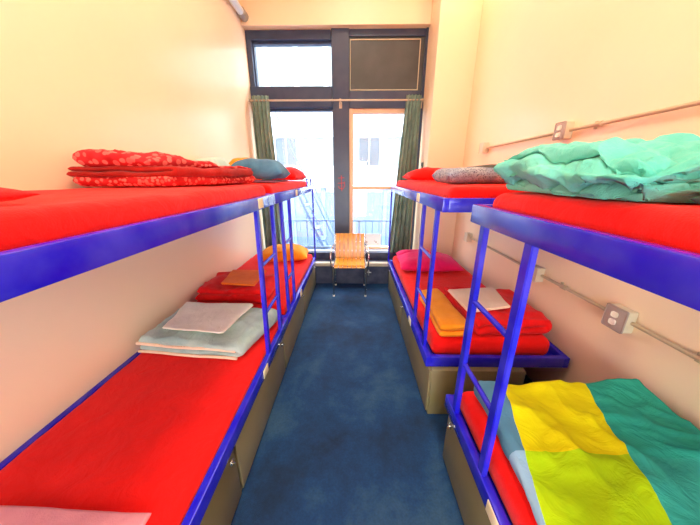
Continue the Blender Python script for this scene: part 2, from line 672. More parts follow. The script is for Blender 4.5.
# ------------------------------------------------------------------ the room
XL, XR = -1.455, 1.43
YB, YF = 4.25, -2.2
ZT = 4.3
SX = 0.96        # side of the pilaster
PY = 3.73        # front of the pilaster
struct(MB().box(XL - 0.2, XR + 0.2, YF, YB + 0.2, -0.12, 0).build('floor', 'carpet', smooth=False))
struct(MB().box(XL - 0.2, XR + 0.2, YF, YB + 0.2, ZT, ZT + 0.1).build('ceiling', 'wallmatte', smooth=False))
struct(MB().box(XL - 0.2, XL, YF, YB + 0.2, 0, ZT).build('wall_left', 'wall', smooth=False))
struct(MB().box(XR, XR + 0.2, YF, YB + 0.2, 0, ZT).build('wall_right', 'wall', smooth=False))
wf = MB().box(XL - 0.2, -0.5, YF - 0.1, YF, 0, ZT).box(0.5, XR + 0.2, YF - 0.1, YF, 0, ZT).box(-0.5, 0.5, YF - 0.1, YF, 2.1, ZT)  # unseen doorway gap, added to go with the fill light behind the camera
struct(wf.build('wall_front', 'wallmatte', smooth=False))
struct(MB().box(SX, XR, PY, YB + 0.2, 0, ZT, 0.006).build('wall_pilaster', 'wall', smooth=False),
       'cream pilaster standing in the corner right of the windows')
ZF = 3.39       # top of the window frame
struct(MB().box(XL, SX, 4.14, YB + 0.2, ZF, ZT, 0.006).build('wall_back', 'wall', smooth=False))

# window frame: dark members around three panes and one solid panel
G1 = (-1.36, -0.30, 0.40, 2.48)     # lower left pane
G2 = (-0.075, 0.93, 0.40, 2.47)      # lower right pane
G3 = (-1.385, -0.30, 2.74, 3.28)     # transom
fr = MB()
ya, yb = YB, YB + 0.14
fr.box(XL, G3[0], ya + 0.001, yb, 2.72, 3.29, 0.006)
fr.box(XL, G1[0], ya, yb, 0.0, 2.5, 0.006)
fr.box(-0.31, -0.075, ya - 0.03, yb, 0.0, ZF, 0.006)
fr.box(0.93, SX, ya - 0.03, yb, 0.0, ZF, 0.004)
fr.box(XL, -0.316, ya - 0.001, yb, G3[3], ZF - 0.001, 0.006)
fr.box(-0.075, 0.93, ya - 0.01, yb, 3.31, ZF, 0.006)
fr.box(XL, -0.315, ya - 0.02, yb, 2.48, G3[2], 0.006)
fr.box(-0.075, 0.93, ya - 0.02, yb, 2.47, 2.68, 0.006)
fr.box(XL, SX, ya - 0.03, yb, 0.0, 0.36, 0.006)
# inner bevelled stops round the left panes
for (x0, x1, z0, z1) in (G1, G3):
    fr.box(x0, x1, ya + 0.05, yb - 0.01, z1 - 0.03, z1, 0.004)
    fr.box(x0, x1, ya + 0.05, yb - 0.01, z0, z0 + 0.02, 0.004)
    fr.box(x1 - 0.018, x1, ya + 0.05, yb - 0.01, z0, z1, 0.004)
    fr.box(x0, x0 + 0.018, ya + 0.05, yb - 0.01, z0, z1, 0.004)
struct(fr.build('trim_1', 'frame', smooth=False), 'dark slate painted window frame with a wide centre post')
pn = struct(MB().box(-0.075, 0.93, ya + 0.02, ya + 0.06, 2.68, 3.31).build('trim_2', 'panel', smooth=False),
            'dark solid panel filling the upper right window bay')
bd = MB()
for (x0, x1, z0, z1) in ((-0.06, 0.875, 3.275, 3.288), (-0.06, 0.875, 2.695, 2.706), (-0.066, -0.056, 2.695, 3.288), (0.865, 0.877, 2.695, 3.288)):
    bd.box(x0, x1, ya + 0.008, ya + 0.022, z0, z1, 0.003)
sub(bd, 'edge_bead', 'tape', pn)


def pane(name, g, y, inset=0.0):
    w = struct(MB().box(g[0] + inset, g[1] - inset, y, y + 0.006, g[2] + inset, g[3] - inset).build(name, 'glass', smooth=False))
    return w


w1 = pane('window_1', G1, ya + 0.09, 0.02)
w2 = pane('window_2', G2, ya + 0.07, 0.03)
w3 = pane('window_3', G3, ya + 0.09, 0.02)
ins = MB()
ins.box(G2[0], G2[0] + 0.06, ya - 0.01, ya + 0.1, G2[2], G2[3], 0.006)
ins.box(G2[1] - 0.05, G2[1], ya - 0.01, ya + 0.1, G2[2], G2[3], 0.006)
ins.box(G2[0] + 0.06, G2[1] - 0.05, ya + 0.0, ya + 0.1, G2[3] - 0.06, G2[3], 0.006)
ins.box(G2[0] + 0.06, G2[1] - 0.05, ya + 0.0, ya + 0.1, G2[2], G2[2] + 0.04, 0.006)
ins.box(G2[0] + 0.06, G2[1] - 0.05, ya + 0.03, ya + 0.1, 1.36, 1.41, 0.006)
sub(ins, 'window_frame', 'oakframe', w2)
struct(MB().box(XL, SX, 4.16, YB - 0.031, 0.36, 0.405, 0.006).build('window_sill', 'sillm', smooth=False), 'pale sill under the windows')

# low navy box with tan ledge below the windows
bx = MB().box(XL, SX, 3.74, 4.16, 0.0, 0.285, 0.006)
bx.box(XL, SX, 4.06, 4.16, 0.285, 0.40, 0.006)
struct(bx.build('baseboard_back', 'navy', smooth=False), 'navy boxed-in base below the windows')
struct(MB().box(XL, SX, 3.715, 3.80, 0.285, 0.335, 0.006).build('trim_3', 'ledge', smooth=False), 'tan ledge along the navy base below the windows')

# red scribbled mark on the centre post (paint on the post itself)
rm = MB()
zc, xc, yy_ = 1.46, -0.195, ya - 0.034
rm.tube([(xc, yy_, zc + 0.11), (xc + 0.005, yy_, zc - 0.12)], 0.006, 6)
rm.tube([(xc - 0.05, yy_, zc + 0.07), (xc + 0.045, yy_, zc + 0.075)], 0.005, 6)
rm.tube([(xc - 0.055, yy_, zc - 0.005), (xc + 0.055, yy_, zc + 0.0)], 0.005, 6)
rm.tube([(xc - 0.045, yy_, zc - 0.05), (xc - 0.03, yy_, zc - 0.08), (xc + 0.02, yy_, zc - 0.09), (xc + 0.05, yy_, zc - 0.05), (xc + 0.045, yy_, zc + 0.02)], 0.006, 6)
tag(rm.build('wall_mark', 'redmark'), 'small red hand-drawn mark on the dark centre post between the windows', 'mark')

# switch plate on the pilaster side, pipe along the left wall
sw = thing('switch_plate', (SX, 3.98, 1.60), 'grey green switch plate on the pilaster side beside the right curtain', 'switch')
MB().box(SX - 0.014, SX, 3.93, 4.02, 1.60, 1.74, 0.004).build('plate', 'greyswitch', sw)
MB().box(SX - 0.022, SX - 0.013, 3.965, 3.985, 1.65, 1.69, 0.003).build('toggle', 'ivory', sw)
pp = thing('ceiling_pipe', (-1.39, 3.2, 3.40), 'grey pipe with end collar running high along the left wall', 'pipe')
MB().tube([(-1.395, 0.6, 3.47), (-1.395, 4.06, 3.47)], 0.042, 16).build('pipe', 'pipe', pp)
MB().tube([(-1.395, 3.99, 3.47), (-1.395, 4.0, 3.47), (-1.395, 4.12, 3.47), (-1.395, 4.139, 3.47)], [0.045, 0.055, 0.055, 0.04], 16).build('collar', 'steel', pp)
for yc in (1.6, 3.2):
    MB().box(-1.454, -1.39, yc - 0.015, yc + 0.015, 3.42, 3.52, 0.004).build('clamp', 'steel', pp)

# ------------------------------------------------------------------ curtains
rodt = thing('curtain_rod', (-0.2, 4.11, 2.54), 'thin tan curtain rod across the window frame', 'curtain rod')
MB().tube([(-1.44, 4.11, 2.54), (0.94, 4.11, 2.54)], 0.012, 12).build('rod', 'rod', rodt)
for xb in (-1.42, -0.195, 0.92):
    b_ = MB().tube([(xb, 4.11, 2.522), (xb, 4.20, 2.50)], 0.009, 8)
    b_.box(xb - 0.02, xb + 0.02, 4.195, 4.219, 2.46, 2.54, 0.004)
    b_.tube([(xb - 0.012, 4.11, 2.54), (xb + 0.012, 4.11, 2.54)], 0.02, 12)
    b_.build('bracket', 'rod', rodt)


def curtain(x0, x1, x0b, x1b, z0, z1, waves, seed):
    mb = MB()
    nu, nv = 72, 36
    vs = []
    for side in (0, 1):
        for j in range(nv + 1):
            t = j / nv
            z = z1 + (z0 - z1) * t
            a, b = x0 + (x0b - x0) * t, x1 + (x1b - x1) * t
            for i in range(nu + 1):
                u = i / nu
                ph = 2 * PI * waves * u + 0.35 * nz((u * 3, t * 2, 0), 1.4, seed)
                am = 0.033 + 0.012 * t
                y = 4.11 + am * math.sin(ph) + 0.008 * nz((u * 4, t * 3, 1), 1.5, seed)
                x = a + (b - a) * u + 0.006 * math.sin(ph * 2)
                vs.append((x, y + (0.004 if side else -0.004), z))
    st = (nu + 1) * (nv + 1)
    fs = []
    for side in (0, 1):
        for j in range(nv):
            for i in range(nu):
                k = side * st + j * (nu + 1) + i
                fs.append((k, k + 1, k + nu + 2, k + nu + 1))
    for i in range(nu):
        fs.append((i, i + 1, st + i + 1, st + i))
        k = nv * (nu + 1) + i
        fs.append((k, k + 1, st + k + 1, st + k))
    for j in range(nv):
        for i in (0, nu):
            k = j * (nu + 1) + i
            fs.append((k, k + nu + 1, st + k + nu + 1, st + k))
    mb.add(vs, fs)
    return mb


for nm, args, lab in (
    ('left', (-1.40, -1.17, -1.42, -1.10, 0.34, 2.60, 4.5, 3), 'green eyelet curtain bunched at the left end of the rod'),
    ('right', (0.70, 0.905, 0.55, 0.88, 0.34, 2.60, 4.5, 8), 'green eyelet curtain hanging at the right end of the rod')):
    cu = thing('curtain', ((args[0] + args[1]) / 2, 4.11, 0.34), lab, 'curtain', 'green window curtains')
    curtain(*args).build('curtain_cloth', 'curtain', cu, angle=80)
    for k in range(4):
        xg = args[0] + (args[1] - args[0]) * (k + 0.5) / 4
        pts = [(xg, 4.11 + 0.0215 * math.cos(2 * PI * q / 14), 2.54 + 0.0215 * math.sin(2 * PI * q / 14)) for q in range(15)]
        MB().tube(pts, 0.0045, 6).build('eyelet', 'steel', cu)

# sticker on the right pane
tag(MB().box(0.20, 0.45, ya + 0.062, ya + 0.066, 0.45, 0.65, 0.0015).build('window_sticker', 'paper', smooth=False),
    'white paper notice with faint marks stuck low on the right window', 'notice')

# ------------------------------------------------------------------ bunk beds
def bunk(label, side, y0, y1, xl, xu, ladders, tags_low, tags_up, posts=(), guard=False, zl=0.365, zu=1.372, rl=0.075, wall=XR):
    """side -1: against the left wall, 1: against the right wall. xl/xu: aisle face of the lower / upper rail"""
    xw = XL if side < 0 else wall
    t = thing('bunk_bed', ((xl + xw) / 2, (y0 + y1) / 2, 0.0), label, 'bunk bed', 'blue bunk beds')
    T = 0.034

    def bx(nm, x0, x1, a, b, z0, z1, m='blue', bev=0.005):
        return MB().box(min(x0, x1), max(x0, x1), a, b, z0, z1, bev).build(nm, m, t)
    for nm, x, z in (('lower', xl, zl), ('upper', xu, zu)):
        bx(nm + '_rail', x, x + side * T, y0, y1, z, z + rl)
        bx(nm + '_wall_rail', xw - side * 0.002, xw - side * (T + 0.002), y0, y1, z, z + rl)
        for ya_, yb_ in ((y0, y0 + T), (y1 - T, y1)):
            bx(nm + '_end_rail', x + side * (T - 0.001), xw - side * (T + 0.001), ya_, yb_, z, z + rl)
        bx(nm + '_deck', x + side * (T - 0.002), xw - side * (T + 0.003), y0 + T - 0.002, y1 - T + 0.002, z + 0.005, z + 0.03, 'blue', 0.002)
    for (ya_, yb_, dz, *lean) in ladders:
        la, lb = lean if lean else (0, 0)
        # a ladder: two flat stiles from lower rail to upper rail with round rungs
        for yq, ll in ((ya_, la), (yb_, lb)):
            w, d = 0.02, 0.011
            xa, xb = xl - side * 0.001 + side * 0.017, xu + side * 0.017
            za, zb = zl + 0.05, zu + 0.03
            m = MB()
            vs = []
            for (xx, zz, lq) in ((xa, za, 0), (xb, zb, ll)):
                for (dx, dy) in ((-d, -w), (d, -w), (d, w), (-d, w)):
                    vs.append((xx + dx, yq + lq + dy, zz))
            m.add(vs, [(0, 1, 2, 3), (4, 5, 6, 7), (0, 1, 5, 4), (1, 2, 6, 5), (2, 3, 7, 6), (3, 0, 4, 7)])
            bm = bmesh.new()
            q = [bm.verts.new(p) for p in m.v]
            for f in m.f:
                bm.faces.new([q[i] for i in f])
            bmesh.ops.bevel(bm, geom=bm.edges[:], offset=0.003, segments=2, affect='EDGES')
            MB()._bm(bm).build('ladder_stile', 'blue', t)
        for k, zr in enumerate(dz):
            f = (zr - zl) / (zu - zl)
            xx = xl + (xu - xl) * f + side * 0.017
            MB().tube([(xx, ya_ + la * f + 0.016, zr), (xx, yb_ + lb * f - 0.016, zr)], 0.011, 10).build('ladder_rung', 'blue', t)
    for yp in posts:
        MB().box(min(xl, xl + side * 0.02), max(xl, xl + side * 0.02), yp - 0.011, yp + 0.011, zl + 0.03, zu + 0.03, 0.003).build('corner_post', 'blue', t)
    for yq in tags_low:
        g = MB().box(xl - side * 0.0035, xl + side * 0.001, yq - 0.04, yq + 0.04, zl + 0.008, zl + rl - 0.012, 0.001).build('number_tag', 'tag', t)
        g['label'] = 'cream paper tag'
    for yq in tags_up:
        g = MB().box(xu - side * 0.0035, xu + side * 0.001, yq - 0.04, yq + 0.04, zu + 0.008, zu + rl - 0.008, 0.001).build('number_tag', 'tag', t)
        g['label'] = 'cream paper tag'
    if guard:
        gm = MB()
        x = xu + side * 0.012
        gm.tube([(x, y1 - 0.28, zu + rl - 0.01), (x, y1 - 0.28, zu + rl + 0.085), (x, y1 - 0.016, zu + rl + 0.085), (x, y1 - 0.016, zu + rl - 0.01)], 0.008, 8)
        gm.build('guard_rail', 'blue', t)
    return t


RUNG3 = (0.66, 0.92, 1.17)
bunk('blue steel bunk bed nearest on the left, holding the dotted red comforter', -1, -0.15, 1.955, -0.548, -0.57,
     [(1.48, 1.775, (0.71, 1.02), 0.12, 0.145)], [1.36], [1.64], zu=1.364)
bunk('blue steel bunk bed far on the left, beside the window curtain', -1, 1.96, 3.68, -0.548, -0.57,
     [(2.06, 2.29, (0.71, 1.02), 0.10, 0.14)], [2.52], [2.70], posts=[3.665], guard=True, zu=1.364)
bunk('blue steel bunk bed far on the right, with the magenta pillow below', 1, 1.455, 3.56, 0.475, 0.475,
     [(1.585, 1.895, (0.745, 1.065))], [1.98], [2.02], posts=[3.545], wall=1.405)
bunk('blue steel bunk bed nearest on the right, under the turquoise comforter', 1, -0.6, 1.15, 0.50, 0.50,
     [(0.755, 1.045, (0.73, 1.05))], [0.625], [])

# storage cabinets under the lower bunks
def cabinet(side, y0, y1, xf, label, depth=0.78):
    xw = xf + side * depth
    t = thing('storage_cabinet', ((xf + xw) / 2, (y0 + y1) / 2, 0), label, 'cabinet', 'storage cabinets under the bunks')
    xb = xw
    MB().box(min(xf + side * 0.016, xb), max(xf + side * 0.016, xb), y0, y1, 0.0, 0.362, 0.004).build('body', 'cabinet', t)
    d = MB().box(min(xf, xf + side * 0.0155), max(xf, xf + side * 0.0155), y0 + 0.004, y1 - 0.006, 0.03, 0.352, 0.003).build('door', 'cabinet', t)
    lt = MB()
    yk = y1 - 0.05
    lt.box(min(xf - side * 0.007, xf + side * 0.001), max(xf - side * 0.007, xf + side * 0.001), yk - 0.014, yk + 0.014, 0.295, 0.318, 0.003)
    lt.tube([(xf - side * 0.004, yk, 0.307), (xf - side * 0.02, yk, 0.307)], 0.006, 8)
    lt = sub(lt, 'latch', 'chrome', d)
    lt['label'] = 'small chrome latch'
    return t


cl = [(-0.40, 0.32, 'tan storage cabinet under the left bunk, closest to the viewer'),
      (0.33, 0.915, 'tan storage cabinet under the red bed in front of the sage comforter'),
      (0.925, 1.815, 'tan storage cabinet under the sage comforter on the left'),
      (1.825, 2.70, 'tan storage cabinet under the left ladders'),
      (2.71, 3.64, 'tan storage cabinet under the orange pillow at the left far end')]
for a, b, l in cl:
    cabinet(-1, a, b, -0.562, l)
for a, b, l in [(1.42, 2.46, 'tan storage cabinet under the right far bunk, its end facing the viewer'),
                (2.47, 3.52, 'tan storage cabinet under the magenta pillow on the right')]:
    cabinet(1, a, b, 0.495, l, 0.62)
for a, b, l in [(0.36, 1.12, 'tan storage cabinet under the colour block duvet'),]:
    cabinet(1, a, b, 0.515, l)

# mattresses in red fitted sheets
def mattress(x0, x1, y0, y1, z0, z1, label, seed, r=0.04, amp=0.006):
    o = slab(x0, x1, y0, y1, z0, z1, r, seed, amp).build('mattress', 'red', angle=180)
    return tag(o, label, 'mattress', 'mattresses in red sheets')


ZL, ZU, ZUL = 0.396, 1.403, 1.395   # deck tops (lower / upper)
mattress(-1.41, -0.588, -0.10, 1.915, ZL, 0.452, 'long flat red-sheeted mattress on the near left lower bunk', 1, 0.022, 0.004)
mattress(-1.41, -0.588, 2.0, 3.635, ZL, 0.508, 'red-sheeted mattress under the orange pillow, far left lower bunk', 2, 0.04, 0.004)
mattress(-1.41, -0.612, -0.10, 1.91, ZUL, 1.50, 'red-sheeted mattress on the near left upper bunk under the dotted comforter', 3, 0.04, 0.006)
mattress(-1.41, -0.612, 2.0, 3.635, ZUL, 1.50, 'red-sheeted mattress on the far left upper bunk under the teal pillow', 4, 0.04, 0.006)
mattress(0.53, 1.32, 1.51, 3.50, ZL, 0.535, 'red-sheeted mattress on the far right lower bunk under the magenta pillow', 5, 0.05, 0.006)
mattress(0.53, 1.362, 1.50, 3.50, ZU, 1.505, 'red-sheeted mattress on the far right upper bunk under the speckled blanket', 6, 0.04, 0.006)
mattress(0.548, 1.385, -0.55, 1.11, ZL, 0.52, 'red-sheeted mattress beneath the colour block duvet', 7, 0.04, 0.006)
mattress(0.548, 1.385, -0.55, 1.11, ZU, 1.50, 'red-sheeted mattress beneath the turquoise comforter', 8, 0.045, 0.008)

# ------------------------------------------------------------------ bedding, left lower
zA = 0.459
cf = thing('comforter', (-1.03, 1.75, zA), 'sage grey comforter folded on the near left lower bunk', 'comforter')
folded([(-1.415, 1.45), (-0.72, 1.385), (-0.625, 1.87), (-1.40, 1.885)], zA, 2, 0.056, 21, 0.022, 5, 0.003, 16, 0.02, fill=1.0, crumple=0.012, crumple_f=5).build('folded_layers', 'sage', cf, angle=180)
for k, z in enumerate((0.010, 0.066)):
    pts = []
    for i in range(25):
        u = i / 24
        x = -1.40 + 0.67 * u
        y = 1.449 - 0.066 * u
        p = Vector((x, y - 0.004, zA + z + 0.004 + 0.003 * math.sin(u * 9 + k)))
        pts.append(p)
    m_ = MB().tube(pts, 0.010, 8)
    m_.build('piping', 'blush', cf)
tag(folded([(-1.26, 1.51), (-0.86, 1.46), (-0.80, 1.85), (-1.33, 1.87)], 0.592, 2, 0.012, 22, 0.012, 6, 0.002, 20, 0.016).build('folded_sheet', 'cream', angle=180),
    'cream sheet folded flat on top of the sage comforter', 'sheet')
tag(folded([(-1.405, 2.10), (-0.78, 2.06), (-0.80, 2.52), (-1.405, 2.58)], 0.514, 2, 0.05, 23, 0.018, 5, 0.005, 14, 0.03, ridge_amp=0.015).build('blanket', 'red2', angle=180),
    'red blanket folded on the left lower bunk under the orange sheet', 'blanket')
tag(folded([(-1.17, 2.14), (-0.87, 2.11), (-0.88, 2.48), (-1.22, 2.50)], 0.645, 2, 0.012, 24, 0.006, 6, 0.002, 18, 0.01).build('folded_sheet', 'orange', angle=180),
    'orange sheet folded on top of the red blanket', 'sheet')
tag(pillow((-0.92, 3.38, 0.512), 0.31, 0.19, 0.17, 0.1, 31).build('pillow', 'orange2', angle=180),
    'golden orange pillow at the far end of the left lower bunk', 'pillow', 'bed pillows')
tag(folded([(-1.25, 0.10), (-0.675, 0.10), (-0.675, 0.585), (-1.25, 0.60)], 0.456, 1, 0.02, 25, 0.004, 6, 0.001, 18, 0.004).build('towel', 'pinkwhite', angle=180),
    'pale pink towel laid at the near end of the left lower bunk', 'towel')

# ------------------------------------------------------------------ bedding, left upper
zB = 1.507
cd = thing('comforter', (-1.1, 1.7, zB), 'red comforter printed with pink dots folded on the near left upper bunk', 'comforter')
folded([(-1.425, 1.37), (-0.91, 1.40), (-0.74, 2.14), (-1.40, 2.16)], zB, 1, 0.055, 41, 0.016, 6, 0.004, 18, 0.01).build('bottom_fold', 'dotsmall', cd, angle=180)
folded([(-1.43, 1.36), (-0.92, 1.40), (-0.77, 2.08), (-1.41, 2.12)], zB + 0.048, 2, 0.026, 42, 0.014, 6, 0.003, 18, 0.015).build('middle_fold', 'maroon', cd, angle=180)
folded([(-1.42, 1.37), (-0.97, 1.41), (-0.73, 2.14), (-1.40, 2.16)], zB + 0.092, 1, 0.085, 43, 0.014, 6, 0.005, 15, 0.01,
       hfun=lambda u, v: (1.0 - 0.2 * u) * (1.0 if v < 0.2 else 1.0 - 0.68 * min(1, (v - 0.2) / 0.4)), billow=0.014, billow_s=(8, 8, 10), crumple=0.01, crumple_f=6).build('top_fold', 'dots', cd, angle=180)
tag(pillow((-1.265, 2.46, zB), 0.14, 0.22, 0.20, 0.0, 44).build('pillow', 'paleteal', angle=180),
    'pale grey green pillow behind the dotted comforter by the left wall', 'pillow', 'bed pillows')
tag(folded([(-1.0, 2.34), (-0.65, 2.30), (-0.64, 2.72), (-1.0, 2.72)], zB, 1, 0.018, 45, 0.008, 7, 0.003, 18, 0.01).build('blanket', 'plum', angle=180),
    'dull purple blanket folded under the teal pillow', 'blanket')
tag(pillow((-0.845, 2.50, zB + 0.024), 0.235, 0.20, 0.165, 0.05, 46).build('pillow', 'teal', angle=180),
    'dusty teal pillow on the far left upper bunk', 'pillow', 'bed pillows')
tag(pillow((-1.2, 3.05, zB), 0.19, 0.15, 0.225, 0.2, 47).build('pillow', 'orange2', angle=180),
    'orange pillow peeking over the teal pillow on the left upper bunk', 'pillow', 'bed pillows')
tag(pillow((-0.79, 3.32, zB), 0.165, 0.22, 0.14, -0.1, 48).build('pillow', 'red2', angle=180),
    'red pillow at the window end of the left upper bunk', 'pillow', 'bed pillows')
tag(pillow((-0.845, 0.515, zB), 0.15, 0.075, 0.034, 0.1, 49, flat=0.3, amp=0.006).build('pillow', 'red2', angle=180),
    'small red pillow at the near end of the left upper bunk, mostly cropped', 'pillow', 'bed pillows')

# ------------------------------------------------------------------ bedding, right far lower
zC = 0.539
tag(pillow((0.87, 2.98, zC), 0.34, 0.24, 0.145, -0.05, 51).build('pillow', 'magenta', angle=180),
    'magenta pillow on the far right lower bunk', 'pillow', 'bed pillows')
tag(pillow((0.80, 3.35, zC), 0.24, 0.09, 0.10, 0.0, 52).build('pillow', 'magenta', angle=180),
    'magenta pillow tucked behind the other one against the bunk end', 'pillow', 'bed pillows')
tag(folded([(0.80, 1.53), (1.31, 1.55), (1.34, 2.08), (0.77, 2.16)], zC, 2, 0.05, 53, 0.016, 5, 0.005, 14, 0.03, ridge_amp=0.012).build('blanket', 'red2', angle=180),
    'red blanket folded at the near end of the right far lower bunk', 'blanket')
tag(folded([(0.545, 1.525), (0.76, 1.525), (0.73, 2.16), (0.55, 2.10)], zC, 2, 0.045, 54, 0.010, 6, 0.003, 16, 0.012).build('blanket', 'orange2', angle=180),
    'orange blanket folded beside the red blanket on the right lower bunk', 'blanket')
tag(folded([(0.78, 1.62), (1.10, 1.70), (1.14, 2.03), (0.76, 1.99)], zC + 0.127, 2, 0.012, 55, 0.006, 6, 0.002, 18, 0.01).build('folded_sheet', 'blush', angle=180),
    'blush cream sheet folded on top of the red blanket on the right', 'sheet')

# ------------------------------------------------------------------ bedding, right near lower
ORG = Vector((0.95, 0.4, 0.52))
dm = duvet_mat(ORG.x, ORG.y)
dv = folded([(1.385, -0.45), (0.555, -0.45), (0.60, 1.06), (1.395, 1.06)], 0.527, 2, 0.042, 61, 0.016, 3.4, 0.004, 13, 0.012, nv=110, nu=70, crumple=0.016, crumple_f=4.5,
            ridge_amp=0.016, ridge_f=3.2, swell=0.25)
tag(dv.build('duvet', dm, None, ORG, angle=180), 'colour block duvet in blue, yellow, lime and teal on the near right lower bunk', 'duvet')

# ------------------------------------------------------------------ bedding, right upper
tag(folded([(0.565, 0.55), (1.10, 0.36), (1.14, 1.10), (0.565, 1.095)], 1.508, 4, 0.031, 71, 0.024, 4.0, 0.004, 12, 0.02, nv=150, nu=100,
           billow=0.036, billow_s=(8, 4.2, 15), crumple=0.006, crumple_f=9.0, swell=0.35,
           hfun=lambda u, v: (0.80 + 0.50 * math.sin(PI * min(1, u * 0.7 + 0.15))) * (1 - 0.25 * v) * (1 - 0.35 * max(0, 0.4 - v) / 0.4)).build('comforter', 'aqua', angle=180),
    'rumpled turquoise comforter heaped on the near right upper bunk', 'comforter')
tag(folded([(0.575, 0.27), (1.10, 0.08), (1.10, 0.29), (0.575, 0.50)], 1.508, 1, 0.035, 72, 0.015, 6, 0.006, 14, 0.02, ridge_amp=0.015).build('blanket', 'patterndark', angle=180),
    'dark patterned cloth poking out below the turquoise comforter', 'blanket')
tag(folded([(1.215, 0.50), (1.375, 0.50), (1.38, 1.10), (1.215, 1.10)], 1.508, 3, 0.052, 73, 0.012, 5, 0.004, 14, 0.02, crumple=0.012).build('blanket', 'mint', angle=180),
    'pale mint blanket folded between the turquoise comforter and the right wall', 'blanket')
tag(folded([(0.54, 1.78), (1.30, 1.82), (1.30, 2.17), (0.55, 2.17)], 1.512, 1, 0.10, 74, 0.012, 5, 0.004, 18, 0.015).build('blanket', 'speckle', angle=180),
    'grey speckled blanket folded on the far right upper bunk', 'blanket')
tag(folded([(0.98, 2.20), (1.38, 2.20), (1.38, 2.62), (0.98, 2.62)], 1.512, 2, 0.066, 75, 0.012, 5, 0.004, 18, 0.015).build('blanket', 'slate', angle=180),
    'dark grey blanket folded behind the speckled one by the right wall', 'blanket')
tag(pillow((0.80, 2.95, 1.511), 0.26, 0.17, 0.12, 0.05, 76).build('pillow', 'red', angle=180),
    'red pillow at the window end of the right upper bunk', 'pillow', 'bed pillows')

# ------------------------------------------------------------------ conduits on the right wall
def conduit(label, z, y0, y1, boxes, couplings):
    t = thing('wall_conduit', (XR, (y0 + y1) / 2, z), label, 'conduit', 'electrical conduits on the right wall')
    MB().tube([(XR - 0.02, y0, z), (XR - 0.02, y1, z)], 0.010, 12).build('pipe', 'emt', t)
    for yc in couplings:
        MB().tube([(XR - 0.02, yc - 0.02, z), (XR - 0.02, yc - 0.018, z), (XR - 0.02, yc + 0.018, z), (XR - 0.02, yc + 0.02, z)], [0.011, 0.015, 0.015, 0.011], 12).build('coupling', 'emt', t)
        MB().box(XR - 0.012, XR, yc + 0.03, yc + 0.045, z - 0.022, z + 0.022, 0.002).build('strap', 'emt', t)
    for (yc, wy, hz, full) in boxes:
        b = MB().box(XR - 0.055, XR, yc - wy, yc + wy, z - hz, z + hz, 0.006).build('junction_box', 'box', t)
        p = MB().box(XR - 0.061, XR - 0.0545, yc - wy * 1.04, yc + wy * 1.04, z - hz * 1.04, z + hz * 1.04, 0.008, 3)
        p = sub(p, 'cover_plate', 'plate' if full else 'box', b)
        if full:
            q = MB()
            for dz in (-0.021, 0.021):
                q.box(XR - 0.066, XR - 0.0605, yc - 0.017, yc + 0.017, z + dz - 0.0145, z + dz + 0.0145, 0.008, 3)
            s = q.build('socket_face', 'ivory', b, origin=world_loc(b))
            s['label'] = 'ivory socket faces'
    return t


conduit('upper tan conduit with outlet boxes above the turquoise comforter', 1.845, -1.0, 3.12,
        [(3.12, 0.045, 0.05, False), (1.98, 0.045, 0.052, True)], [1.72, 0.5])
conduit('lower tan conduit with outlet boxes between the right bunks', 0.85, -1.0, 3.2,
        [(3.2, 0.045, 0.05, False), (1.93, 0.05, 0.055, False), (1.255, 0.055, 0.06, True)], [1.66, 0.9])

